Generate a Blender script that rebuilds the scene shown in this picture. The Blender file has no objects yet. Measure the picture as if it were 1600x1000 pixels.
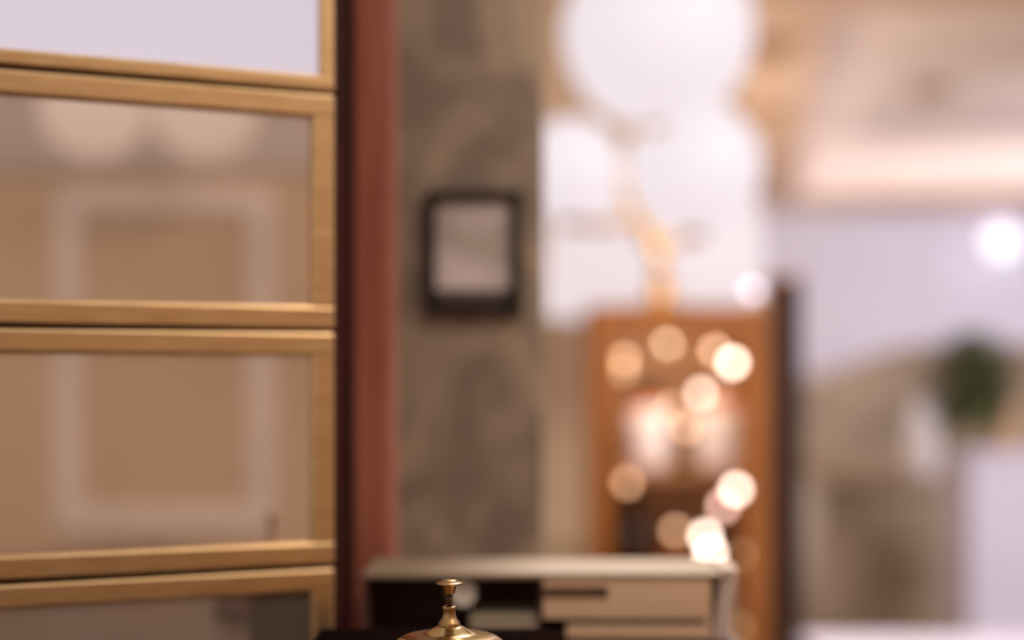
import bpy, bmesh, math, random
from mathutils import Vector, Matrix

random.seed(7)
scn = bpy.context.scene
COL = scn.collection
F, CX, HY, EYE = 2200.0, 800.0, 600.0, 1.30     # focal length (px), optical axis column, horizon row, eye height (m)
PI = math.pi


def W(px, py, d):
    return Vector(((px - CX) / F * d, d, EYE + (HY - py) / F * d))


def X(px, d):
    return (px - CX) / F * d


def Z(py, d):
    return EYE + (HY - py) / F * d


# ------------------------------------------------------------------ materials
def srgb(c):
    def f(v):
        v /= 255.0
        return v / 12.92 if v <= 0.04045 else ((v + 0.055) / 1.055) ** 2.4
    return (f(c[0]), f(c[1]), f(c[2]), 1.0)


def mat(name, c1, c2=None, rough=0.5, metal=0.0, scale=8.0, stretch=(1, 1, 1), detail=4.0, lo=0.35, hi=0.65, bump=0.0, spec=0.5, coat=0.0, rough_var=0.0, distort=0.0):
    m = bpy.data.materials.new(name)
    m.use_nodes = True
    nt = m.node_tree
    b = nt.nodes['Principled BSDF']
    tc = nt.nodes.new('ShaderNodeTexCoord')
    mp = nt.nodes.new('ShaderNodeMapping')
    mp.inputs['Scale'].default_value = stretch
    nz = nt.nodes.new('ShaderNodeTexNoise')
    nz.inputs['Scale'].default_value = scale
    nz.inputs['Detail'].default_value = detail
    nz.inputs['Distortion'].default_value = distort
    nt.links.new(tc.outputs['Object'], mp.inputs['Vector'])
    nt.links.new(mp.outputs['Vector'], nz.inputs['Vector'])
    rp = nt.nodes.new('ShaderNodeValToRGB')
    rp.color_ramp.elements[0].position = lo
    rp.color_ramp.elements[1].position = hi
    rp.color_ramp.elements[0].color = srgb(c1)
    rp.color_ramp.elements[1].color = srgb(c2 or tuple(min(255, v * 1.06) for v in c1))
    nt.links.new(nz.outputs['Fac'], rp.inputs['Fac'])
    nt.links.new(rp.outputs['Color'], b.inputs['Base Color'])
    b.inputs['Roughness'].default_value = rough
    b.inputs['Metallic'].default_value = metal
    b.inputs['Specular IOR Level'].default_value = spec
    b.inputs['Coat Weight'].default_value = coat
    if rough_var:
        mr = nt.nodes.new('ShaderNodeMapRange')
        mr.inputs['To Min'].default_value = max(0.02, rough - rough_var)
        mr.inputs['To Max'].default_value = rough + rough_var
        nt.links.new(nz.outputs['Fac'], mr.inputs['Value'])
        nt.links.new(mr.outputs['Result'], b.inputs['Roughness'])
    if bump:
        bp = nt.nodes.new('ShaderNodeBump')
        bp.inputs['Strength'].default_value = bump
        bp.inputs['Distance'].default_value = 0.01
        nt.links.new(nz.outputs['Fac'], bp.inputs['Height'])
        nt.links.new(bp.outputs['Normal'], b.inputs['Normal'])
    return m


def glow(name, c, strength, base=(240, 230, 225), rough=0.3):
    m = mat(name, base, rough=rough, scale=3)
    b = m.node_tree.nodes['Principled BSDF']
    b.inputs['Emission Color'].default_value = srgb(c)
    b.inputs['Emission Strength'].default_value = strength
    return m


def clear_glass(name, tint=(245, 245, 240), gloss=0.08, rough=0.02):
    m = bpy.data.materials.new(name)
    m.use_nodes = True
    nt = m.node_tree
    for n in list(nt.nodes):
        nt.nodes.remove(n)
    out = nt.nodes.new('ShaderNodeOutputMaterial')
    mx = nt.nodes.new('ShaderNodeMixShader')
    tr = nt.nodes.new('ShaderNodeBsdfTransparent')
    gl = nt.nodes.new('ShaderNodeBsdfGlossy')
    lw = nt.nodes.new('ShaderNodeLayerWeight')
    mr = nt.nodes.new('ShaderNodeMapRange')
    lw.inputs['Blend'].default_value = 0.2
    mr.inputs['To Min'].default_value = gloss * 0.5
    mr.inputs['To Max'].default_value = min(1, gloss * 4)
    tr.inputs['Color'].default_value = srgb(tint)
    gl.inputs['Roughness'].default_value = rough
    nt.links.new(lw.outputs['Facing'], mr.inputs['Value'])
    nt.links.new(mr.outputs['Result'], mx.inputs['Fac'])
    nt.links.new(tr.outputs[0], mx.inputs[1])
    nt.links.new(gl.outputs[0], mx.inputs[2])
    nt.links.new(mx.outputs[0], out.inputs['Surface'])
    return m


def mirror_glass(name, refl, back, amount, rough=0.03):
    """a glass front that mirrors the room over a plain backing"""
    m = mat(name, back, rough=0.6, scale=20)
    nt = m.node_tree
    b = nt.nodes['Principled BSDF']
    out = nt.nodes['Material Output']
    gl = nt.nodes.new('ShaderNodeBsdfGlossy')
    gl.inputs['Color'].default_value = srgb(refl)
    gl.inputs['Roughness'].default_value = rough
    mx = nt.nodes.new('ShaderNodeMixShader')
    mx.inputs['Fac'].default_value = amount
    nt.links.new(b.outputs[0], mx.inputs[1])
    nt.links.new(gl.outputs[0], mx.inputs[2])
    nt.links.new(mx.outputs[0], out.inputs['Surface'])
    return m


M = {
    'bell': mat('bell_brass', (178, 148, 98), (194, 164, 112), rough=0.2, metal=1, scale=60, rough_var=0.06),
    'bell_dark': mat('aged_brass', (140, 106, 70), (162, 126, 84), rough=0.34, metal=1, scale=80, rough_var=0.08),
    'spring': mat('spring_steel', (86, 60, 42), rough=0.35, metal=1, scale=80),
    'brass': mat('brushed_brass', (204, 166, 120), (216, 180, 134), rough=0.36, metal=1, scale=30, stretch=(1, 1, 8), rough_var=0.08),
    'lamp_brass': mat('lamp_brass', (222, 172, 96), rough=0.25, metal=1, scale=20),
    'mirror': mirror_glass('mirrored_glass', (236, 222, 210), (160, 138, 120), 0.74),
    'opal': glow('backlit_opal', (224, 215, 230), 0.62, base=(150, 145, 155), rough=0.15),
    'carcass': mat('dark_mahogany', (84, 40, 36), (98, 50, 44), rough=0.5, scale=10, stretch=(4, 4, .5)),
    'redwood': mat('red_mahogany', (140, 66, 46), (176, 106, 84), rough=0.38, scale=7, stretch=(3, 3, .4), coat=0.15),
    'stone': mat('grey_marble', (130, 112, 96), (186, 162, 136), rough=0.45, scale=7, stretch=(1.4, 1.4, 1.0), detail=5, lo=0.42, hi=0.72, distort=1.2),
    'stone2': mat('beige_stone', (146, 126, 106), (190, 168, 144), rough=0.5, scale=2.6, detail=5, lo=0.35, hi=0.7, distort=0.8),
    'black': mat('black_frame', (24, 13, 13), rough=0.5, spec=0.25, scale=20),
    'leather': mat('black_leather', (18, 10, 9), (26, 16, 14), rough=0.9, spec=0.0, scale=300, bump=0.2),
    'print': mat('grey_print', (186, 172, 162), (226, 208, 204), rough=0.3, scale=14, detail=3, lo=0.4, hi=0.62),
    'mount': mat('dark_mount', (70, 54, 48), rough=0.6, scale=20),
    'beige': mat('beige_board', (206, 166, 132), (214, 176, 142), rough=0.6, scale=12, stretch=(1, 6, 6)),
    'beige_shaded': mat('shaded_beige_board', (132, 110, 86), (144, 120, 94), rough=0.6, scale=12, stretch=(1, 6, 6)),  # beige board darkened, the top's shade put into its colour
    'beige_slot_shade': mat('slot_shade_board', (134, 102, 76), rough=0.6, scale=12),  # shading inside the finger slot, put into the board's colour
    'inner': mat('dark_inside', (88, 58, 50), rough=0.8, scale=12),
    'paper': mat('paper', (222, 206, 190), (232, 218, 204), rough=0.7, scale=40),
    'paper_grey': mat('grey_paper', (150, 132, 112), (168, 148, 126), rough=0.7, scale=40, stretch=(1, 1, 40)),
    'counter': mat('counter_wood', (58, 36, 28), (72, 46, 36), rough=0.35, scale=6, stretch=(1, 6, 6)),
    'oak': mat('amber_wood', (138, 78, 22), (158, 92, 30), rough=0.45, scale=5, stretch=(5, 5, .6), coat=0.1),
    'oak_in': mat('amber_wood_inside', (150, 106, 64), (166, 120, 78), rough=0.5, scale=4, stretch=(4, 4, .5)),
    'brown': mat('brown_wood', (138, 84, 38), (150, 94, 46), rough=0.5, scale=5, stretch=(4, 4, .5)),
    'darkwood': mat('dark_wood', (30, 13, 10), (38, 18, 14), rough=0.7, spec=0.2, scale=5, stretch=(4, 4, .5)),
    'globe': glow('opal_globe', (243, 231, 237), 0.93, base=(84, 82, 82), rough=0.6),
    'pendant': glow('pendant_glow', (244, 216, 206), 0.82, base=(84, 82, 82), rough=0.6),
    'booklet': mat('pinkish_paper', (184, 160, 148), rough=0.7, scale=40),
    'shade': glow('glowing_shade', (244, 228, 231), 0.92, base=(90, 86, 86), rough=0.7),
    'sconce': glow('sconce_globe', (236, 236, 255), 1.5),
    'fabric_white': mat('white_ceramic', (226, 218, 222), rough=0.35, scale=10),
    'plaster': mat('white_plaster', (216, 212, 230), (222, 218, 234), rough=0.8, scale=2),
    'cream': mat('cream_wall', (206, 172, 138), (214, 182, 150), rough=0.8, scale=1.5),
    'ceil': mat('warm_ceiling', (216, 186, 162), (222, 192, 170), rough=0.85, scale=0.6),
    'beam': mat('tan_beam', (196, 160, 128), rough=0.8, scale=2),
    'coffer': mat('pale_coffer', (226, 208, 200), (230, 214, 206), rough=0.85, scale=0.8),
    'floor': mat('stone_floor', (128, 104, 84), (150, 124, 102), rough=0.35, scale=1.2),
    'wall_b': mat('tan_panelling', (180, 152, 124), (190, 162, 134), rough=0.7, scale=2),
    'frieze': mat('grey_frieze', (168, 154, 150), rough=0.8, scale=2),
    'white_trim': mat('white_moulding', (204, 188, 184), rough=0.6, scale=5),
    'leaf': mat('green_leaf', (84, 86, 54), (116, 126, 80), rough=0.5, scale=14),
    'stem': mat('plant_stem', (80, 72, 44), rough=0.6, scale=20),
    'pot': mat('terracotta_cream', (206, 168, 136), (214, 178, 148), rough=0.7, scale=12),
    'soil': mat('soil', (54, 40, 30), rough=0.9, scale=40),
    'white_plinth': mat('white_plinth_paint', (202, 194, 212), (210, 202, 218), rough=0.55, scale=4),
    'label': mat('bottle_label', (246, 234, 230), (250, 240, 236), rough=0.6, scale=20),
    'dark_glass': mat('dark_bottle_glass', (40, 26, 24), rough=0.12, scale=20),
    'amber_glass': mat('amber_bottle_glass', (196, 104, 50), (214, 124, 66), rough=0.15, scale=20),
    'wire': mat('copper_wire', (176, 120, 66), rough=0.35, metal=1, scale=40),
    'glass': clear_glass('cabinet_glass'),
    'detector': mat('tan_plastic', (156, 122, 92), rough=0.5, scale=20),
}


# ------------------------------------------------------------------ mesh helpers
def link(name, bm, m, parent=None, smooth=False, loc=None):
    me = bpy.data.meshes.new(name)
    bmesh.ops.recalc_face_normals(bm, faces=bm.faces)
    if smooth:
        for f in bm.faces:
            f.smooth = True
    bm.to_mesh(me)
    bm.free()
    o = bpy.data.objects.new(name, me)
    me.materials.append(M[m] if isinstance(m, str) else m)
    COL.objects.link(o)
    if parent is not None:
        o.parent = parent
    if loc is not None:
        o.location = loc
    return o


def empty(name, loc=(0, 0, 0), rz=0.0):
    o = bpy.data.objects.new(name, None)
    COL.objects.link(o)
    o.location = loc
    o.rotation_euler = (0, 0, rz)
    o.empty_display_size = 0.05
    return o


def tag(o, label, cat=None, group=None, kind=None):
    o['label'] = label
    if cat:
        o['category'] = cat
    if group:
        o['group'] = group
    if kind:
        o['kind'] = kind
    return o


def box(bm, x0, x1, y0, y1, z0, z1, bev=0.0, mtx=None):
    t = bmesh.new()
    vs = [t.verts.new((x, y, z)) for z in (z0, z1) for y in (y0, y1) for x in (x0, x1)]
    for f in ((0, 2, 3, 1), (4, 5, 7, 6), (0, 1, 5, 4), (1, 3, 7, 5), (3, 2, 6, 7), (2, 0, 4, 6)):
        t.faces.new([vs[i] for i in f])
    if bev:
        bmesh.ops.bevel(t, geom=t.edges[:], offset=bev, segments=2, affect='EDGES', profile=0.5)
    if mtx is not None:
        bmesh.ops.transform(t, matrix=mtx, verts=t.verts[:])
    me = bpy.data.meshes.new('tmp')
    t.to_mesh(me)
    t.free()
    bm.from_mesh(me)
    bpy.data.meshes.remove(me)
    return bm


def nbox(*a, **k):
    return box(bmesh.new(), *a, **k)


def lathe(prof, n=64, c=(0, 0, 0), bm=None):
    bm = bm or bmesh.new()
    rings = []
    for r, z in prof:
        if r < 1e-6:
            rings.append([bm.verts.new((c[0], c[1], c[2] + z))])
        else:
            rings.append([bm.verts.new((c[0] + r * math.cos(2 * PI * i / n), c[1] + r * math.sin(2 * PI * i / n), c[2] + z)) for i in range(n)])
    for a, b in zip(rings, rings[1:]):
        if len(a) == 1 and len(b) == 1:
            continue
        for i in range(n):
            j = (i + 1) % n
            if len(a) == 1:
                bm.faces.new((a[0], b[i], b[j]))
            elif len(b) == 1:
                bm.faces.new((a[i], a[j], b[0]))
            else:
                bm.faces.new((a[i], a[j], b[j], b[i]))
    return bm


def smooth_prof(pts, k=5):
    """Catmull-Rom through the profile points"""
    out = []
    p = [pts[0]] + list(pts) + [pts[-1]]
    for i in range(1, len(p) - 2):
        for s in range(k):
            t = s / k
            q = []
            for a in (0, 1):
                p0, p1, p2, p3 = p[i - 1][a], p[i][a], p[i + 1][a], p[i + 2][a]
                q.append(0.5 * (2 * p1 + (p2 - p0) * t + (2 * p0 - 5 * p1 + 4 * p2 - p3) * t * t + (3 * p1 - p0 - 3 * p2 + p3) * t ** 3))
            out.append((max(0.0, q[0]), q[1]))
    out.append(pts[-1])
    return out


def tube(path, r, n=12, bm=None):
    bm = bm or bmesh.new()
    path = [Vector(p) for p in path]
    rs = r if isinstance(r, (list, tuple)) else [r] * len(path)
    prev = None
    up = Vector((0.31, 0.17, 0.93)).normalized()
    for i, p in enumerate(path):
        a = path[max(0, i - 1)]
        b = path[min(len(path) - 1, i + 1)]
        d = (b - a).normalized()
        u = d.cross(up)
        if u.length < 1e-3:
            u = d.cross(Vector((1, 0, 0)))
        u.normalize()
        v = d.cross(u)
        ring = [bm.verts.new(p + (u * math.cos(2 * PI * k / n) + v * math.sin(2 * PI * k / n)) * rs[i]) for k in range(n)]
        if prev:
            for k in range(n):
                j = (k + 1) % n
                bm.faces.new((prev[k], prev[j], ring[j], ring[k]))
        else:
            bm.faces.new(ring)
        prev = ring
    bm.faces.new(prev)
    return bm


def prism(poly, z0, z1, bev=0.0):
    bm = bmesh.new()
    a = [bm.verts.new((x, y, z0)) for x, y in poly]
    b = [bm.verts.new((x, y, z1)) for x, y in poly]
    n = len(poly)
    bm.faces.new(list(reversed(a)))
    bm.faces.new(b)
    for i in range(n):
        bm.faces.new((a[i], a[(i + 1) % n], b[(i + 1) % n], b[i]))
    if bev:
        bmesh.ops.bevel(bm, geom=bm.edges[:], offset=bev, segments=2, affect='EDGES', profile=0.5)
    return bm


def ball(r, c=(0, 0, 0), u=32, v=20, sz=1.0):
    bm = bmesh.new()
    bmesh.ops.create_uvsphere(bm, u_segments=u, v_segments=v, radius=r)
    for w in bm.verts:
        w.co.z *= sz
        w.co += Vector(c)
    return bm


# ------------------------------------------------------------------ camera
cam = bpy.data.cameras.new('camera')
co = bpy.data.objects.new('camera', cam)
COL.objects.link(co)
co.location = (0, 0, EYE)
co.rotation_euler = (PI / 2, 0, 0)
cam.sensor_width = 36.0
cam.lens = 36.0 * F / 1600.0
cam.shift_y = (HY - 500.0) / 1600.0
cam.clip_start = 0.02
cam.clip_end = 60
cam.dof.use_dof = True
cam.dof.focus_distance = 0.784
cam.dof.aperture_fstop = 1.8
scn.camera = co

COUNTER = EYE - 0.192

# ------------------------------------------------------------------ the setting
tag(link('floor', nbox(-8, 10, -5, 13, -0.1, 0), 'floor'), 'polished brown stone floor of the lobby', 'floor', kind='structure')
CEIL = EYE + 1.54
# recess outline in the ceiling (nearest-left, farthest-left, farthest-right, nearest-right)
rec = [(1.30, 5.84), (2.336, 11.68), (9.0, 10.0), (9.0, 4.9)]


def ceiling_mesh():
    bm = bmesh.new()
    outer = [(-8, 3.2), (-8, 12.6), (10, 12.6), (10, 3.2)]
    for zz in (CEIL,):
        o = [bm.verts.new((x, y, zz)) for x, y in outer]
        i = [bm.verts.new((x, y, zz)) for x, y in rec]
        for k in range(4):
            j = (k + 1) % 4
            bm.faces.new((o[k], o[j], i[j], i[k]))
    r = bmesh.ops.extrude_face_region(bm, geom=bm.faces[:])
    bmesh.ops.translate(bm, vec=(0, 0, 0.05), verts=[v for v in r['geom'] if isinstance(v, bmesh.types.BMVert)])
    return bm


tag(link('ceiling', ceiling_mesh(), 'ceil'), 'warm beige lobby ceiling around the lit recess', 'ceiling', kind='structure')
bm = bmesh.new()
lo_ = [bm.verts.new((x, y, CEIL + 0.052)) for x, y in rec]
hi_ = [bm.verts.new((x, y, CEIL + 0.36)) for x, y in rec]
for k in range(4):
    bm.faces.new((lo_[k], lo_[(k + 1) % 4], hi_[(k + 1) % 4], hi_[k]))
bm.faces.new(hi_)
tag(link('trim_1', bm, 'coffer'), 'pale ceiling recess with a bright lit far edge', 'ceiling recess', kind='structure')
for k, (y0, dz) in enumerate(((6.3, 0.06), (7.8, 0.06), (9.6, 0.06))):
    tag(link('beam', nbox(-6, 1.15 + 0.177 * (y0 - 5.84), y0, y0 + 0.45, CEIL - dz, CEIL - 0.001, 0.01), 'beam'),
        ['tan ceiling beam nearest the big top globe lamp', 'middle one of the three tan ceiling beams', 'tan ceiling beam farthest from the globe lamp'][k], 'beam', 'tan ceiling beams', 'structure')

tag(link('wall_back', nbox(-8, 10, 12.42, 12.55, 0, CEIL - 0.001), 'plaster'), 'white far wall in cool daylight', 'wall', kind='structure')
tag(link('wall_left', nbox(-4, 0.82, 5.0, 5.12, 0, CEIL - 0.001), 'cream'), 'cream wall behind the globe lamp', 'wall', kind='structure')
# half wall whose top slopes up to the right
prof = [(X(1248, 6), 0), (X(1800, 6), 0), (X(1800, 6), Z(538, 6)), (X(1440, 6), Z(538, 6)), (X(1300, 6), Z(584, 6)), (X(1248, 6), Z(590, 6))]
bm = bmesh.new()
fa = [bm.verts.new((x, 6.0, z)) for x, z in prof]
fb = [bm.verts.new((x, 6.25, z)) for x, z in prof]
bm.faces.new(fa)
bm.faces.new(list(reversed(fb)))
for k in range(len(prof)):
    q = (k + 1) % len(prof)
    bm.faces.new((fa[k], fb[k], fb[q], fa[q]))
tag(link('wall_right', bm, 'stone2'), 'beige stone half wall with a sloping top behind the potted plant', 'wall', kind='structure')

# marble pillar
d = 1.40
tag(link('pillar', nbox(X(560, d), X(850, d), d, d + 0.25, 0, CEIL + 0.2, 0.003), 'stone'), 'grey veined marble pillar carrying the small framed picture', 'pillar', kind='structure')

# mahogany post between display cabinet and pillar
d = 1.17
p = empty('trim_2', (X(570, d), d, 0))
tag(p, 'red mahogany post between the brass framed doors and the marble pillar', 'post', kind='structure')
link('post', nbox(X(553, d) - p.location.x, X(614, d) - p.location.x, 0, 0.06, 0, 2.3, 0.004), 'redwood', p)
link('rebate', nbox(X(505, d) - p.location.x, X(553, d) - p.location.x - 0.0005, 0.014, 0.06, 0, 2.3, 0.002), 'carcass', p)

# ------------------------------------------------------------------ reception counter
p = empty('reception_counter', (0, 0.6, 0))
tag(p, 'dark wooden reception counter the brass bell stands on', 'counter')
poly = [(-0.9, 0.25), (0.172, 0.25), (0.172, 1.155), (-0.1165, 1.155), (-0.1165, 0.958), (-0.857, 0.651)]
poly = [(x, y - 0.6) for x, y in poly]
link('worktop', prism(poly, COUNTER - 0.035, COUNTER, 0.003), 'counter', p)
poly2 = [(-0.86, -0.30), (0.13, -0.30), (0.15, 0.53), (-0.10, 0.53), (-0.10, 0.33), (-0.82, 0.03)]
link('body', prism(poly2, 0, COUNTER - 0.0355, 0.002), 'carcass', p)

# ------------------------------------------------------------------ brass desk bell
bx, by = X(702, 0.786), 0.786
BS = 0.019
p = empty('desk_bell', (bx, by, COUNTER))
link('stand', lathe([(0, 0), (0.047, 0), (0.048, 0.002), (0.048, 0.014), (0.044, BS - 0.0002), (0, BS - 0.0002)], 64), 'carcass', p, True)
tag(p, 'small polished brass desk bell with a push button, standing on the dark counter', 'bell')
k = 0.001
base = lathe([(0, 0), (0.0385, 0), (0.0395, 0.001), (0.0395, 0.005), (0.037, 0.007), (0.012, 0.0075), (0.012, 0.010), (0, 0.010)])
link('base', base, 'bell_dark', p, True, (0, 0, BS))
dome = smooth_prof([(6.0 * k, 38.2 * k), (8.2 * k, 37.3 * k), (12.6 * k, 34.6 * k), (15.5 * k, 33.7 * k), (21.5 * k, 33.0 * k), (26.5 * k, 31.8 * k), (30.5 * k, 29.0 * k), (34.5 * k, 24.5 * k), (38.0 * k, 18.5 * k), (40.5 * k, 12.5 * k), (42.0 * k, 8.4 * k)], 6)
dome += [(0.0424, 0.0080), (0.0418, 0.0078), (0.0400, 0.0125), (0.0375, 0.018), (0.033, 0.025), (0.028, 0.0295), (0.02, 0.0318), (0.006, 0.036)]
link('dome', lathe(dome, 96), 'bell', p, True, (0, 0, BS))
nk = [(0, 37.4), (6.1, 37.4), (6.15, 37.8), (6.15, 39.3), (6.0, 39.6), (5.9, 40.0), (5.0, 41.0), (4.2, 42.4), (3.65, 44.2), (3.55, 46.3), (3.6, 46.5), (3.6, 46.8), (3.9, 47.1), (3.9, 48.6), (3.6, 49.0), (2.0, 49.1), (0, 49.1)]
link('neck', lathe([(r * k, z * k) for r, z in nk], 48), 'bell_dark', p, True, (0, 0, BS))
sp = []
turns, n = 5, 24
for i in range(turns * n + 1):
    a = 2 * PI * i / n
    sp.append((1.75 * k * math.cos(a), 1.75 * k * math.sin(a), (49.3 + 6.8 * i / (turns * n)) * k))
link('spring', tube(sp, 0.42 * k, 8), 'spring', p, True, (0, 0, BS))
link('plunger', lathe([(0, 0.045), (0.0012, 0.045), (0.0012, 0.058), (0, 0.058)], 20), 'spring', p, True, (0, 0, BS))
bt = [(0, 56.0), (2.8, 56.0), (2.95, 56.1), (3.1, 57.6), (3.5, 57.8), (3.9, 60.6), (4.6, 60.9), (6.9, 61.1), (7.45, 61.5), (7.5, 61.9), (6.8, 62.2), (5.3, 62.5), (4.9, 62.9), (4.5, 63.3), (3.4, 63.7), (1.5, 63.85), (0, 63.9)]
link('button', lathe([(r * k, z * k) for r, z in bt], 64), 'bell_dark', p, True, (0, 0, BS))

# ------------------------------------------------------------------ brass-framed display cabinet (plane turned about 22 degrees)
P0 = Vector((-0.125 * 0.98, 0.98))
u2 = Vector((2.41, 1.0)).normalized()        # along the doors, towards the right
n2 = Vector((u2.y, -u2.x))                   # out of the doors, towards the room
cab = empty('display_cabinet', (P0.x, P0.y, 0), math.atan2(u2.y, u2.x))
tag(cab, 'tall dark cabinet with a stack of brass framed glass doors left of the mahogany post', 'cabinet')
# local axes: x along the doors (0 = right edge), y away from the room, z up
LW = 0.62
bm = bmesh.new()
box(bm, -LW - 0.02, -0.003, 0.0165, 0.115, 0, 1.98, 0.002)
link('carcass', bm, 'carcass', cab)
GS = 0.98 / 0.93
gaps = [EYE + GS * v for v in (0.1923 + 0.157 * 2, 0.1923 + 0.157, 0.1923, 0.0351, -0.1205, -0.2765)]


def cab_door(x0, x1, z0, z1, fw, pane_mat, label=None):
    bm = bmesh.new()
    t = 0.012
    box(bm, x0, x1, 0.002, 0.016, z1 - fw, z1, 0.0022)
    box(bm, x0, x1, 0.002, 0.016, z0, z0 + fw, 0.0022)
    box(bm, x0, x0 + fw, 0.0024, 0.0156, z0 + fw * 0.6, z1 - fw * 0.6, 0.0022)
    box(bm, x1 - fw, x1, 0.0024, 0.0156, z0 + fw * 0.6, z1 - fw * 0.6, 0.0022)
    d_ = link('door', bm, 'brass', cab)
    if label:
        d_['label'] = label
    link('pane', nbox(x0 + fw * 0.7, x1 - fw * 0.7, 0.007, 0.011, z0 + fw * 0.7, z1 - fw * 0.7), pane_mat, d_)
    return d_


g = 0.0011
for i in range(5):
    z1, z0 = gaps[i] - g, gaps[i + 1] + g
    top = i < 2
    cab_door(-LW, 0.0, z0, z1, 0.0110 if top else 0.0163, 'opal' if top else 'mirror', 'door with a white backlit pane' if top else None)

# ------------------------------------------------------------------ framed picture on the pillar
d = 1.40 - 0.014
p = empty('picture_frame', (X(740, d), d, Z(395, d)))
tag(p, 'small black framed picture hanging on the marble pillar', 'picture')
hw, hh, fw = 75 / F * d, 98 / F * d, 0.010
bm = bmesh.new()
box(bm, -hw, hw, 0, 0.013, hh - fw, hh, 0.0015)
box(bm, -hw, hw, 0, 0.013, -hh, -hh + fw, 0.0015)
box(bm, -hw, -hw + fw, 0.0003, 0.0127, -hh + fw * .8, hh - fw * .8, 0.0015)
box(bm, hw - fw, hw, 0.0003, 0.0127, -hh + fw * .8, hh - fw * .8, 0.0015)
link('frame', bm, 'black', p)
link('mount', nbox(-hw + fw * .7, hw - fw * .7, 0.008, 0.011, -hh + fw * .7, -hh + 0.026), 'mount', p)
link('print', nbox(-hw + fw * .7, hw - fw * .7, 0.008, 0.011, -hh + 0.0262, hh - fw * .7), 'print', p)

# ------------------------------------------------------------------ desk organiser behind the bell
d = 1.05
oz = COUNTER
p = empty('desk_organizer', (0.02, d, oz))
tag(p, 'low beige desk organiser with open cubby and drawers, on the counter behind the bell', 'desk organiser')
ox = p.location.x


def zz(py):
    return Z(py, d) - oz


xl, xr = X(566, d) - ox, X(1112, d) - ox
link('top_board', nbox(xl, X(1142, d) - ox, 0, 0.092, zz(905), zz(896), 0.0012), 'beige_shaded', p)
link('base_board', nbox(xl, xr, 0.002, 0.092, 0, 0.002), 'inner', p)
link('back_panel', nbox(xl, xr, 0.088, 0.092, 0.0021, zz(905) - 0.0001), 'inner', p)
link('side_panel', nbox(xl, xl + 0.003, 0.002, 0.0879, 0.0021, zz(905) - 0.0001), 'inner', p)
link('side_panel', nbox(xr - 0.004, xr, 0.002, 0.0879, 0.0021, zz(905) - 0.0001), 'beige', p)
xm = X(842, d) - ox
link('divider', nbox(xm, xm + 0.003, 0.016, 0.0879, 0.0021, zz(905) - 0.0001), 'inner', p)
bm = bmesh.new()
x0, x1 = xm + 0.0032, xr - 0.0042
z0, z1 = zz(967), zz(905) - 0.0003
sx, sz0, sz1 = X(950, d) - ox, zz(938), zz(917)
box(bm, x0, x1, 0.001, 0.006, z0, sz0)
box(bm, x0, x1, 0.001, 0.006, sz1, z1)
box(bm, sx, x1, 0.001, 0.006, sz0, sz1)
dr = link('drawer', bm, 'beige', p)
link('finger_slot', nbox(x0, sx, 0.010, 0.012, sz0 - 0.001, sz1 + 0.001), 'beige_slot_shade', dr)
link('drawer', nbox(X(885, d) - ox, x1, 0.001, 0.006, 0.0022, zz(977), 0.0006), 'beige', p)

# contents
o = link('paper_roll', lathe(smooth_prof([(0.0001, -0.009), (0.0085, -0.009), (0.0098, -0.0078), (0.0098, 0.0078), (0.0085, 0.009), (0.0001, 0.009)], 3), 32), 'paper', None, True)
o.location = (X(721, 1.07), 1.068, Z(924, 1.07))
o.rotation_euler = (PI / 2, 0, 0.25)
tag(o, 'small white paper roll in the organiser cubby just behind the bell button', 'paper roll')
o = link('paper_stack', nbox(-0.026, 0.0255, 0, 0.07, 0, 0.0165, 0.001), 'paper_grey')
o.location = (X(790, d) - 0.001, d + 0.008, oz + 0.0021)
tag(o, 'grey brown stack of papers lying in the organiser cubby', 'papers')
oz_f = Z(981, 0.93)
o = link('bill_folder', nbox(X(500, 0.93) - X(695, 0.93), X(880, 0.93) - X(695, 0.93), -0.045, 0.0, 0, oz_f - oz, 0.003), 'leather')
o.location = (X(695, 0.93), 0.93, oz)
tag(o, 'flat black leather folder lying between the bell and the organiser', 'folder')
bm = nbox(-0.0062, 0.0062, 0, 0.06, 0, 0.054, 0.0015)
sh = Matrix.Identity(4)
sh[0][2] = 0.14
bmesh.ops.transform(bm, matrix=sh, verts=bm.verts[:])
o = link('booklet', bm, 'booklet')
o.location = (X(1114, d) + 0.0075, d + 0.001, oz)
tag(o, 'white booklet leaning against the right end of the desk organiser', 'booklet')
o.location.x = xr + ox + 0.0068

# ------------------------------------------------------------------ amber wood display cabinet with bottles
d = 3.2
wx0, wx1 = X(925, d), X(1192, d)
wt = Z(476, d)
p = empty('wine_cabinet', ((wx0 + wx1) / 2, d, 0))
tag(p, 'amber wooden cabinet with a glass door, bottles and fairy lights inside', 'cabinet')
cx = p.location.x
a0, a1 = wx0 - cx, wx1 - cx
DP = 0.36
bm = bmesh.new()
box(bm, a0, a0 + 0.012, 0.022, DP, 0, wt - 0.0225)
box(bm, a1 - 0.012, a1, 0.022, DP, 0, wt - 0.0225)
box(bm, a0 + 0.0121, a1 - 0.0121, 0.022, DP, 0, 0.08)
link('carcass', bm, 'oak', p)
link('back_panel', nbox(a0 + 0.0121, a1 - 0.0121, DP - 0.012, DP, 0.0801, wt - 0.0225), 'oak_in', p)
link('top_board', nbox(a0 - 0.004, a1 + 0.004, 0.0, DP + 0.005, wt - 0.022, wt, 0.004), 'oak', p)
sh1 = Z(738, 3.3)
for zs in (sh1, 0.70, 0.38):
    link('shelf', nbox(a0 + 0.0125, a1 - 0.0125, 0.105, DP - 0.0125, zs - 0.012, zs), 'oak_in', p)
bm = bmesh.new()
sw = 0.042
box(bm, a0, a0 + sw, 0.001, 0.021, 0.09, wt - 0.0225, 0.003)
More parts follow.
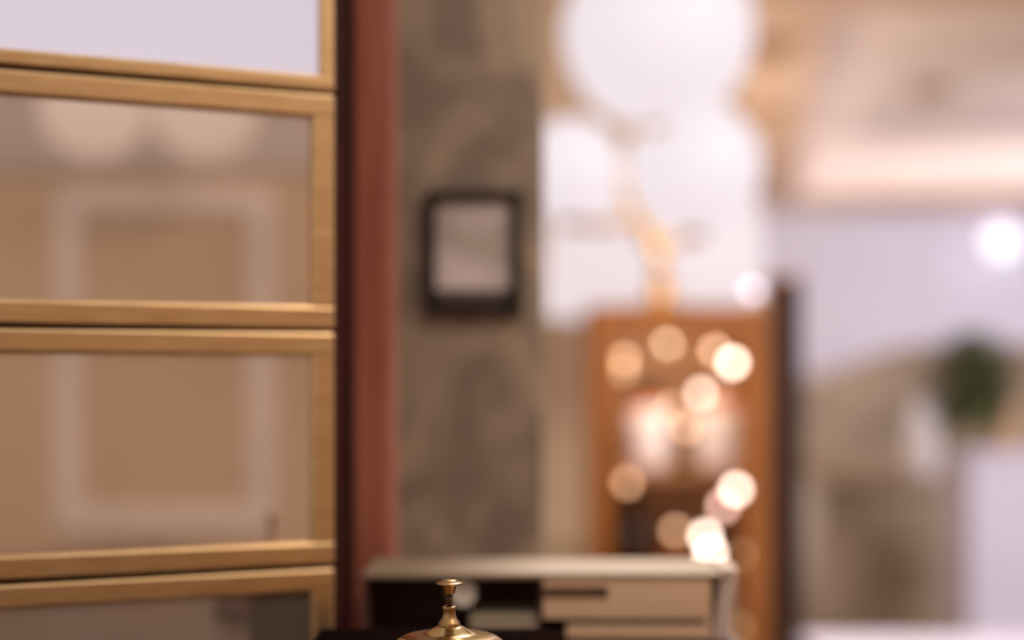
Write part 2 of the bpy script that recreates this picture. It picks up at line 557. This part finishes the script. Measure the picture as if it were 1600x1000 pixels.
box(bm, a1 - sw, a1, 0.001, 0.021, 0.09, wt - 0.0225, 0.003)
box(bm, a0 + sw - 0.002, a1 - sw + 0.002, 0.0015, 0.0205, wt - 0.0225 - 0.045, wt - 0.0226, 0.003)
box(bm, a0 + sw - 0.002, a1 - sw + 0.002, 0.0015, 0.0205, 0.09, 0.15, 0.003)
dr = link('door', bm, 'oak', p)
link('pane', nbox(a0 + sw - 0.004, a1 - sw + 0.004, 0.009, 0.012, 0.148, wt - 0.066), 'glass', dr)
link('knob', lathe([(0, 0), (0.006, 0), (0.006, 0.008), (0.012, 0.014), (0.012, 0.02), (0, 0.024)], 24), 'lamp_brass', dr, True)
kn = dr.children[-1]
kn.location = (a0 + 0.021, 0.001, 0.95)
kn.rotation_euler = (PI / 2, 0, 0)


def bottle(name, px, dd, z, r, h, body, lab, label, cap='black', group=None, cap_r=0.4, cap_z=0.855):
    """square shouldered bottle: body, label, cap"""
    e = empty(name, (X(px, dd), dd, z))
    tag(e, label, 'bottle', group)
    hb = h * 0.80
    prof = [(0, 0), (r * 0.92, 0), (r, r * 0.08), (r, hb * 0.9), (r * 0.9, hb * 0.97), (r * 0.5, hb * 1.03), (r * 0.3, hb * 1.08), (r * 0.28, h * 0.93), (0, h * 0.93)]
    link('body', lathe(prof, 40), body, e, True)
    link('cap', lathe([(0, h * cap_z), (r * cap_r, h * cap_z), (r * cap_r, h * 0.985), (r * cap_r * 0.9, h), (0, h)], 24), cap, e, True)
    if lab:
        link('paper_label', lathe([(r + 0.0006, hb * 0.06), (r + 0.0012, hb * 0.07), (r + 0.0012, hb * 0.895), (r + 0.0006, hb * 0.9)], 40), lab, e, True)
    return e


bottle('bottle', 1011, 3.38, sh1 + 0.0005, 0.051, 0.205, 'amber_glass', 'label', 'white labelled bottle with a black cap on the upper cabinet shelf', 'black', 'bottles in the amber cabinet', 0.66, 0.83)
bottle('bottle', 1122, 3.38, sh1 + 0.0005, 0.055, 0.205, 'amber_glass', 'label', 'widest bottle, white label and pale stopper, right side of the upper cabinet shelf', 'label', 'bottles in the amber cabinet')
bottle('bottle', 986, 3.40, 0.7005, 0.040, 0.33, 'dark_glass', None, 'dark glass bottle standing under the white labelled bottle', 'black', 'bottles in the amber cabinet')
bottle('bottle', 1052, 3.44, 0.7005, 0.045, 0.25, 'amber_glass', None, 'orange amber bottle in the middle of the lower cabinet shelf', 'lamp_brass', 'bottles in the amber cabinet')
bottle('bottle', 1110, 3.40, 0.7005, 0.040, 0.20, 'amber_glass', 'label', 'short pale labelled bottle beside the orange bottle on the lower cabinet shelf', 'lamp_brass', 'bottles in the amber cabinet')

# fairy lights (positions, colour, strength)
bulbs = [
    (1043, 540, 'gold', 3.27, .6), (1118, 550, 'peach', 3.27, 1), (1145, 567, 'hot', 3.25, 1), (1095, 615, 'warm', 3.27, 1),
    (1050, 636, 'gold', 3.27, .6), (1072, 668, 'peach', 3.26, .8), (975, 562, 'peach', 3.27, .9), (974, 580, 'gold', 3.27, .8), (980, 755, 'peach', 3.28, .9),
    (1150, 765, 'hot', 3.25, 0.9), (1130, 791, 'pink', 3.27, 1), (1102, 838, 'hot', 3.27, 0.9), (1110, 864, 'hot', 3.26, 0.9),
    (1055, 830, 'peach', 3.27, .9), (1162, 868, 'gold', 3.26, .6), (1155, 982, 'gold', 3.25, 1),
]
fl = {
    'hot': glow('fairy_hot', (255, 226, 206), 14),
    'warm': glow('fairy_warm', (250, 216, 196), 7),
    'pink': glow('fairy_pink', (255, 196, 178), 7),
    'peach': glow('fairy_peach', (255, 188, 128), 3.4),
    'gold': glow('fairy_gold', (240, 190, 116), 1.7),
    'cool': glow('fairy_cool', (228, 224, 255), 3),
}
sl = empty('fairy_lights', (X(1080, 3.27), 3.27, 0.70))
tag(sl, 'string of warm fairy lights glowing behind the cabinet glass', 'string lights')
org = Vector(sl.location)
order = [6, 7, 0, 1, 2, 3, 4, 5, 8, 9, 10, 13, 11, 12, 14, 15]
pts = [W(bulbs[i][0], bulbs[i][1], bulbs[i][3]) - org for i in order]
path = []
for a, b in zip(pts, pts[1:]):
    for s in range(6):
        t = s / 6
        q = a.lerp(b, t)
        q.z -= 0.012 * math.sin(PI * t)
        q.y += 0.004
        path.append(q)
path.append(pts[-1] + Vector((0, 0.004, 0)))
link('wire', tube(path, 0.0012, 6), 'wire', sl, True)
for px, py, cname, dd, s in bulbs:
    o = link('bulb', ball(0.0115 * (0.85 + 0.15 * s), u=20, v=12, sz=1.1), fl[cname], sl, True)
    o.location = W(px, py, dd) - org

# cool little lamp on the cabinet's front corner
p = empty('night_light', (X(1177, 3.24), 3.245, wt))
tag(p, 'tiny cool white night light on the front corner of the amber cabinet', 'lamp')
link('base', lathe([(0, 0), (0.014, 0), (0.014, 0.006), (0.005, 0.010), (0.005, 0.022), (0, 0.022)], 24), 'lamp_brass', p, True)
o = link('bulb', ball(0.013, (0, 0, 0.034), u=20, v=12), fl['cool'], p, True)

# ------------------------------------------------------------------ globe lamp on the cabinet
LD = 3.42
lx = X(1032, LD)
p = empty('globe_lamp', (lx, LD, wt))
tag(p, 'brass table lamp with three glowing opal globes on top of the amber cabinet', 'lamp')
org = Vector(p.location)


def L(px, py, dd=LD):
    return W(px, py, dd) - org


link('base', lathe(smooth_prof([(0.0001, 0.001), (0.08, 0.001), (0.085, 0.005), (0.083, 0.010), (0.06, 0.016), (0.032, 0.026), (0.022, 0.05), (0.03, 0.07), (0.018, 0.09), (0.0001, 0.095)], 4), 48), 'lamp_brass', p, True)
stem_pts = [L(1032, 425), L(1028, 402), L(1014, 374), L(996, 342), L(978, 305), L(970, 260), L(968, 225), L(980, 205), L(1010, 196)]
link('stem', tube(stem_pts, [0.016, 0.014, 0.013, 0.011, 0.010, 0.009, 0.009, 0.009, 0.010], 16), 'lamp_brass', p, True)
link('finial', ball(0.026, L(1012, 366), 24, 16), 'lamp_brass', p, True)
for nm, ctr, r, sz, foot in (('globe', L(1028, 50, 3.36), 149 / F * 3.36, 1.0, L(1028, 193, 3.36)), ('globe', L(1084, 262, 3.46), 106 / F * 3.46, 0.98, L(1084, 360, 3.46)), ('globe', L(894, 266, 3.46), 82 / F * 3.46, 0.98, L(905, 338, 3.46))):
    link(nm, ball(r, ctr, 48, 32, 1.0), 'globe', p, True)
    link('collar', lathe([(0, 0), (0.026, 0), (0.034, 0.016), (0.032, 0.03), (0, 0.03)], 32, tuple(ctr + Vector((0, 0, -r - 0.014)))), 'lamp_brass', p, True)
link('arm', tube([L(1005, 372), L(1030, 378, 3.44), L(1060, 380, 3.46), L(1084, 369, 3.46)], 0.011, 12), 'lamp_brass', p, True)
link('arm', tube([L(990, 340), L(960, 352, 3.44), L(925, 355, 3.46), L(900, 344, 3.46)], 0.011, 12), 'lamp_brass', p, True)
link('arm', tube([L(1010, 196), L(1022, 200, 3.38), L(1028, 197, 3.36)], 0.014, 12), 'lamp_brass', p, True)

# ------------------------------------------------------------------ shaded floor lamp behind the cabinet
d = 4.15
p = empty('floor_lamp', (X(1022, d), d, 0))
tag(p, 'floor lamp with a wide glowing white shade behind the amber cabinet', 'lamp')
zb, zt = Z(492, d), Z(322, d)
rb, rt = 177 / F * d, 163 / F * d
link('lamp_shade', lathe([(rb - 0.004, zb), (rb, zb), (rt, zt), (rt - 0.004, zt), (rb - 0.004, zb)], 64), 'shade', p, True)
link('pole', tube([(0, 0, 0.02), (0, 0, zt - 0.08)], 0.012, 16), 'lamp_brass', p, True)
link('base', lathe([(0, 0), (0.15, 0), (0.15, 0.012), (0.03, 0.03), (0, 0.03)], 48), 'lamp_brass', p, True)
link('bulb', ball(0.045, (0, 0, zt - 0.12), 24, 16, 1.2), 'globe', p, True)
bm = bmesh.new()
for a in (0, 2 * PI / 3, 4 * PI / 3):
    tube([(0, 0, zt - 0.03), ((rt - 0.006) * math.cos(a), (rt - 0.006) * math.sin(a), zt - 0.012)], 0.004, 8, bm)
link('spider', bm, 'lamp_brass', p, True)

# ------------------------------------------------------------------ brown wooden post right of the cabinet
d = 3.64
p = empty('trim_3', (X(1220, d), d, 0))
tag(p, 'brown and dark wooden post standing right of the amber cabinet', 'post', kind='structure')
c = p.location.x
link('post', nbox(X(1196, d) - c, X(1209, d) - c, 0, 0.06, 0, Z(440, d), 0.004), 'brown', p)
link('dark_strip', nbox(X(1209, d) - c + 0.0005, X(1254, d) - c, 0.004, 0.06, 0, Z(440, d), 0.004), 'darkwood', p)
link('cap', nbox(X(1194, d) - c, X(1254, d) - c, -0.004, 0.064, Z(440, d) + 0.0003, Z(430, d), 0.004), 'brown', p)

# ------------------------------------------------------------------ right-hand side: bar, vase, plinth, plant, table
d = 5.0
p = empty('bar_counter', (X(1420, d), d, 0))
tag(p, 'beige stone bar counter the white vase stands on', 'counter')
c = p.location.x
bt_ = Z(748, d)
link('body', nbox(X(1285, d) - c, X(1700, d) - c, 0.03, 0.55, 0, bt_ - 0.0405, 0.008), 'stone2', p)
link('worktop', nbox(X(1280, d) - c, X(1705, d) - c, 0, 0.58, bt_ - 0.04, bt_, 0.006), 'stone2', p)

d = 5.2
o = link('vase', lathe(smooth_prof([(0.0001, 0), (0.045, 0), (0.055, 0.03), (0.056, 0.15), (0.05, 0.22), (0.035, 0.26), (0.042, 0.285), (0.038, 0.285), (0.03, 0.26), (0.0001, 0.24)], 4), 40), 'fabric_white', None, True)
o.location = (X(1444, d), d, bt_ + 0.0005)
tag(o, 'slim white vase on the stone bar left of the green plant', 'vase')

d = 4.2
pt = Z(706, d)
px0, px1 = X(1513, d), X(1660, d)
p = empty('plinth', ((px0 + px1) / 2, d + 0.14, 0))
tag(p, 'white square plinth carrying the potted green plant', 'plinth')
hw = (px1 - px0) / 2
link('body', nbox(-hw + 0.008, hw - 0.008, -0.13, 0.13, 0.0805, pt - 0.0305, 0.004), 'white_plinth', p)
link('cap', nbox(-hw, hw, -0.14, 0.14, pt - 0.03, pt, 0.004), 'white_plinth', p)
link('base', nbox(-hw, hw, -0.14, 0.14, 0, 0.08, 0.004), 'white_plinth', p)

pc = Vector((X(1567, d + 0.13), d + 0.13, pt + 0.0005))
p = empty('potted_plant', pc)
tag(p, 'bushy dark green plant in a cream pot on the white plinth', 'plant')
link('pot', lathe([(0, 0), (0.048, 0), (0.05, 0.004), (0.064, 0.12), (0.068, 0.122), (0.068, 0.14), (0.060, 0.14), (0.056, 0.12), (0, 0.118)], 40), 'pot', p, True)
link('soil', lathe([(0, 0.1185), (0.055, 0.1195), (0.055, 0.124), (0, 0.128)], 32), 'soil', p, True)
bm = bmesh.new()
bs = bmesh.new()
root = Vector((0, 0, 0.12))
fc = W(1524, 612, d + 0.10) - pc


def leaf(bm, c, dirv, ln, wd):
    dirv = dirv.normalized()
    side = dirv.cross(Vector((0, 0, 1)))
    if side.length < 1e-3:
        side = Vector((1, 0, 0))
    side.normalize()
    up = side.cross(dirv)
    prev = None
    for t, w_ in ((0, 0.08), (0.25, 0.75), (0.55, 1.0), (0.8, 0.6), (1.0, 0.04)):
        q = c + dirv * ln * t - up * ln * 0.25 * t * t
        row = [bm.verts.new(q - side * wd * w_), bm.verts.new(q + up * wd * -0.2 * w_), bm.verts.new(q + side * wd * w_)]
        if prev:
            bm.faces.new((prev[0], prev[1], row[1], row[0]))
            bm.faces.new((prev[1], prev[2], row[2], row[1]))
        prev = row


rnd = random.Random(11)
cnt = 0
while cnt < 720:
    v = Vector((rnd.uniform(-1, 1), rnd.uniform(-1, 1), rnd.uniform(-1, 1)))
    if v.length > 1:
        continue
    # crown wide at the top, narrowing and trailing down to the left
    w_ = 0.62 + 0.38 * (v.z + 1) / 2
    q = fc + Vector((v.x * 0.140 * w_ - 0.03 * (1 - v.z) * 0.6, v.y * 0.12, v.z * 0.165))
    if (q - root).length < 0.05 or (q.z < 0.09 and q.x > -0.19):
        continue
    out_ = Vector((v.x + rnd.uniform(-.5, .5), v.y + rnd.uniform(-.5, .5), v.z * 0.6 + rnd.uniform(-.4, .6)))
    leaf(bm, q, out_, rnd.uniform(0.035, 0.06), rnd.uniform(0.009, 0.015))
    if cnt % 28 == 0:
        mid = root.lerp(q, 0.5) + Vector((0, 0, 0.04))
        tube([root, mid, q], 0.0025, 6, bs)
    cnt += 1
link('foliage', bm, 'leaf', p)
link('stem', bs, 'stem', p)

p = empty('side_table', (X(1450, 2.6), 2.6, 0))
tag(p, 'white topped table at the bottom edge right of the amber cabinet', 'table')
tz = Z(990, 3.0)
c = p.location.x
tx0, tx1 = X(1248, 3.0) - c, X(1640, 3.0) - c
link('tabletop', nbox(tx0, tx1, -0.35, 0.40, tz - 0.03, tz, 0.005), 'white_plinth', p)
link('apron', nbox(tx0 + 0.05, tx1 - 0.05, -0.30, 0.35, tz - 0.09, tz - 0.0305, 0.003), 'white_plinth', p)
for sx in (tx0 + 0.05, tx1 - 0.09):
    for sy in (-0.30, 0.31):
        link('leg', nbox(sx, sx + 0.04, sy, sy + 0.04, 0, tz - 0.0905, 0.003), 'white_plinth', p)

# wall sconce far right
p = empty('wall_sconce', (X(1566, 12.2), 12.42, Z(375, 12.2)))
tag(p, 'round white glowing globe sconce on the far white wall', 'lamp')
o = link('back_plate', lathe([(0, 0), (0.07, 0), (0.07, 0.015), (0.02, 0.02), (0.02, 0.09), (0, 0.09)], 32), 'lamp_brass', p, True)
o.rotation_euler = (PI / 2, 0, 0)
o.location = (0, -0.001, 0)
link('globe', ball(0.13, (0, -0.21, 0), 32, 20), 'sconce', p, True)

# smoke detector in the ceiling recess
dd = 7.9
q = W(1455, 135, 8.7)
o = link('smoke_detector', lathe([(0, -0.06), (0.10, -0.055), (0.14, -0.02), (0.14, 0), (0, 0)], 32), 'detector', None, True)
o.location = (X(1455, 8.99), 8.99, CEIL + 0.359)
tag(o, 'small tan round smoke detector in the ceiling recess', 'smoke detector')

# ------------------------------------------------------------------ the room behind the camera that the cabinet glass mirrors
def refl(v):
    q = Vector((v[0], v[1])) - P0
    q = q - 2 * q.dot(n2) * n2
    return P0 + q


VD = 4.0                        # distance of the mirrored wall
c0 = refl((X(262, VD), VD))
face = refl((X(262, VD), VD - 1)) - c0           # towards the room
ang = math.atan2(face.y, face.x) + PI / 2        # local -y faces the room
wb = empty('wall_front', (c0.x, c0.y, 0), ang)
tag(wb, 'tan panelled wall of the lobby opposite the brass framed cabinet', 'wall', kind='structure')
link('wall', nbox(-4.2, 2.6, 0.0, 0.1, 0, 2.84), 'wall_b', wb)
s = VD / F
link('frieze', nbox(-4.2, 2.6, -0.02, -0.0005, Z(268, VD), 2.2), 'frieze', wb)
fw_ = 172 * s
bm = bmesh.new()
zt_, zb_ = Z(292, VD), Z(832, VD)
t_ = 42 * s
box(bm, -fw_, fw_, -0.025, -0.0008, zt_ - t_, zt_, 0.006)
box(bm, -fw_, fw_, -0.025, -0.0008, zb_, zb_ + t_, 0.006)
box(bm, -fw_, -fw_ + t_, -0.0245, -0.0008, zb_ + t_ * .7, zt_ - t_ * .7, 0.006)
box(bm, fw_ - t_, fw_, -0.0245, -0.0008, zb_ + t_ * .7, zt_ - t_ * .7, 0.006)
link('moulding', bm, 'white_trim', wb)
for px, side in ((148, 'one of two'), (322, 'other of two')):
    GD = 3.4
    g2 = refl((X(px, GD), GD))
    zc = Z(165, GD)
    p = empty('pendant_globe', (g2.x, g2.y, zc))
    tag(p, 'opal globe pendant mirrored in the cabinet glass ' + ('farther from' if px < 200 else 'nearer to') + ' the mahogany post', 'pendant lamp', 'globe pendants')
    link('globe', ball(82 / F * GD, (0, 0, 0), 40, 28), 'pendant', p, True)
    link('rod', tube([(0, 0, 82 / F * GD - 0.004), (0, 0, 2.84 - zc)], 0.008, 12), 'lamp_brass', p, True)
    link('collar', lathe([(0, 0), (0.05, 0), (0.04, 0.03), (0, 0.03)], 32, (0, 0, 82 / F * GD - 0.01)), 'lamp_brass', p, True)

# ------------------------------------------------------------------ light
w = bpy.data.worlds.new('world')
scn.world = w
w.use_nodes = True
bg = w.node_tree.nodes['Background']
bg.inputs['Color'].default_value = (1.0, 0.92, 0.86, 1)
bg.inputs['Strength'].default_value = 0.75


def area(name, loc, target, size, power, color=(1, 0.9, 0.8), sy=None):
    l = bpy.data.lights.new(name, 'AREA')
    l.energy = power
    l.color = color
    l.shape = 'RECTANGLE'
    l.size = size
    l.size_y = sy or size
    o = bpy.data.objects.new(name, l)
    COL.objects.link(o)
    o.location = loc
    o.rotation_euler = (Vector(target) - Vector(loc)).to_track_quat('-Z', 'Y').to_euler()
    return o


area('fill_light_near', (1.1, 0.1, 2.7), (0, 1.0, 1.2), 0.7, 14)  # added lamp without a fixture, fills the front faces on the counter
area('added_backlight', (0.24, 2.6, 2.75), (0.1, 1.0, 1.2), 0.4, 60, (1, 0.86, 0.74))  # unseen lamp added as backlight, so the pillar shades the organiser's left end
area('front_wall_fill', (0.2, -0.4, 2.7), (c0.x, c0.y, 1.3), 1.2, 20, (1, 0.9, 0.82))  # added fill that brightens the wall mirrored in the doors
area('daylight_back', (5.0, 8.6, 2.6), (4.0, 12.4, 1.4), 2.5, 98, (0.84, 0.89, 1.0))
area('daylight_front', (2.4, 1.5, 2.7), (2.2, 4.8, 0.9), 1.2, 88, (0.97, 0.95, 1.0))


def strip_light(name, a, b, off, up, power, color):
    """LED strip lying on the lip of the recess, from a to b, shining at the riser and the recess ceiling"""
    a, b = Vector(a), Vector(b)
    dx = (b - a).normalized()
    nn = Vector((-dx.y, dx.x))
    mid = (a + b) / 2 - nn * off
    xa = Vector((dx.x, dx.y, 0))
    za = -(Vector((nn.x, nn.y, 0)) * (1 - up) + Vector((0, 0, 1)) * up).normalized()
    ya = za.cross(xa)
    l = bpy.data.lights.new(name, 'AREA')
    l.energy = power
    l.color = color
    l.shape = 'RECTANGLE'
    l.size = (b - a).length * 0.96
    l.size_y = 0.12
    o = bpy.data.objects.new(name, l)
    COL.objects.link(o)
    o.matrix_world = Matrix(((xa.x, ya.x, za.x, mid.x), (xa.y, ya.y, za.y, mid.y), (xa.z, ya.z, za.z, CEIL + 0.07), (0, 0, 0, 1)))
    return o


strip_light('cove_far', rec[1], rec[2], 0.55, 0.45, 9, (0.98, 0.90, 0.98))
strip_light('cove_left', rec[0], rec[1], 0.30, 0.7, 5, (1, 0.86, 0.80))
area('hidden_ceiling_fill', (-0.9, 7.6, 0.9), (0.6, 8.2, CEIL), 2.0, 150, (1, 0.86, 0.74))  # added lamp hidden behind the cream wall to brighten the ceiling
area('cabinet_fill', (X(1060, 3.25), 3.26, wt - 0.04), (X(1060, 3.38), 3.42, 1.15), 0.24, 1.1, (1, 0.82, 0.64), 0.05)  # added lamp without a fixture, brightens the bottle labels

vs = scn.view_settings
vs.view_transform = 'Standard'
vs.look = 'None'
vs.exposure = 0.0
vs.gamma = 1.0
vs.use_curve_mapping = False
scn.cycles.use_denoising = True
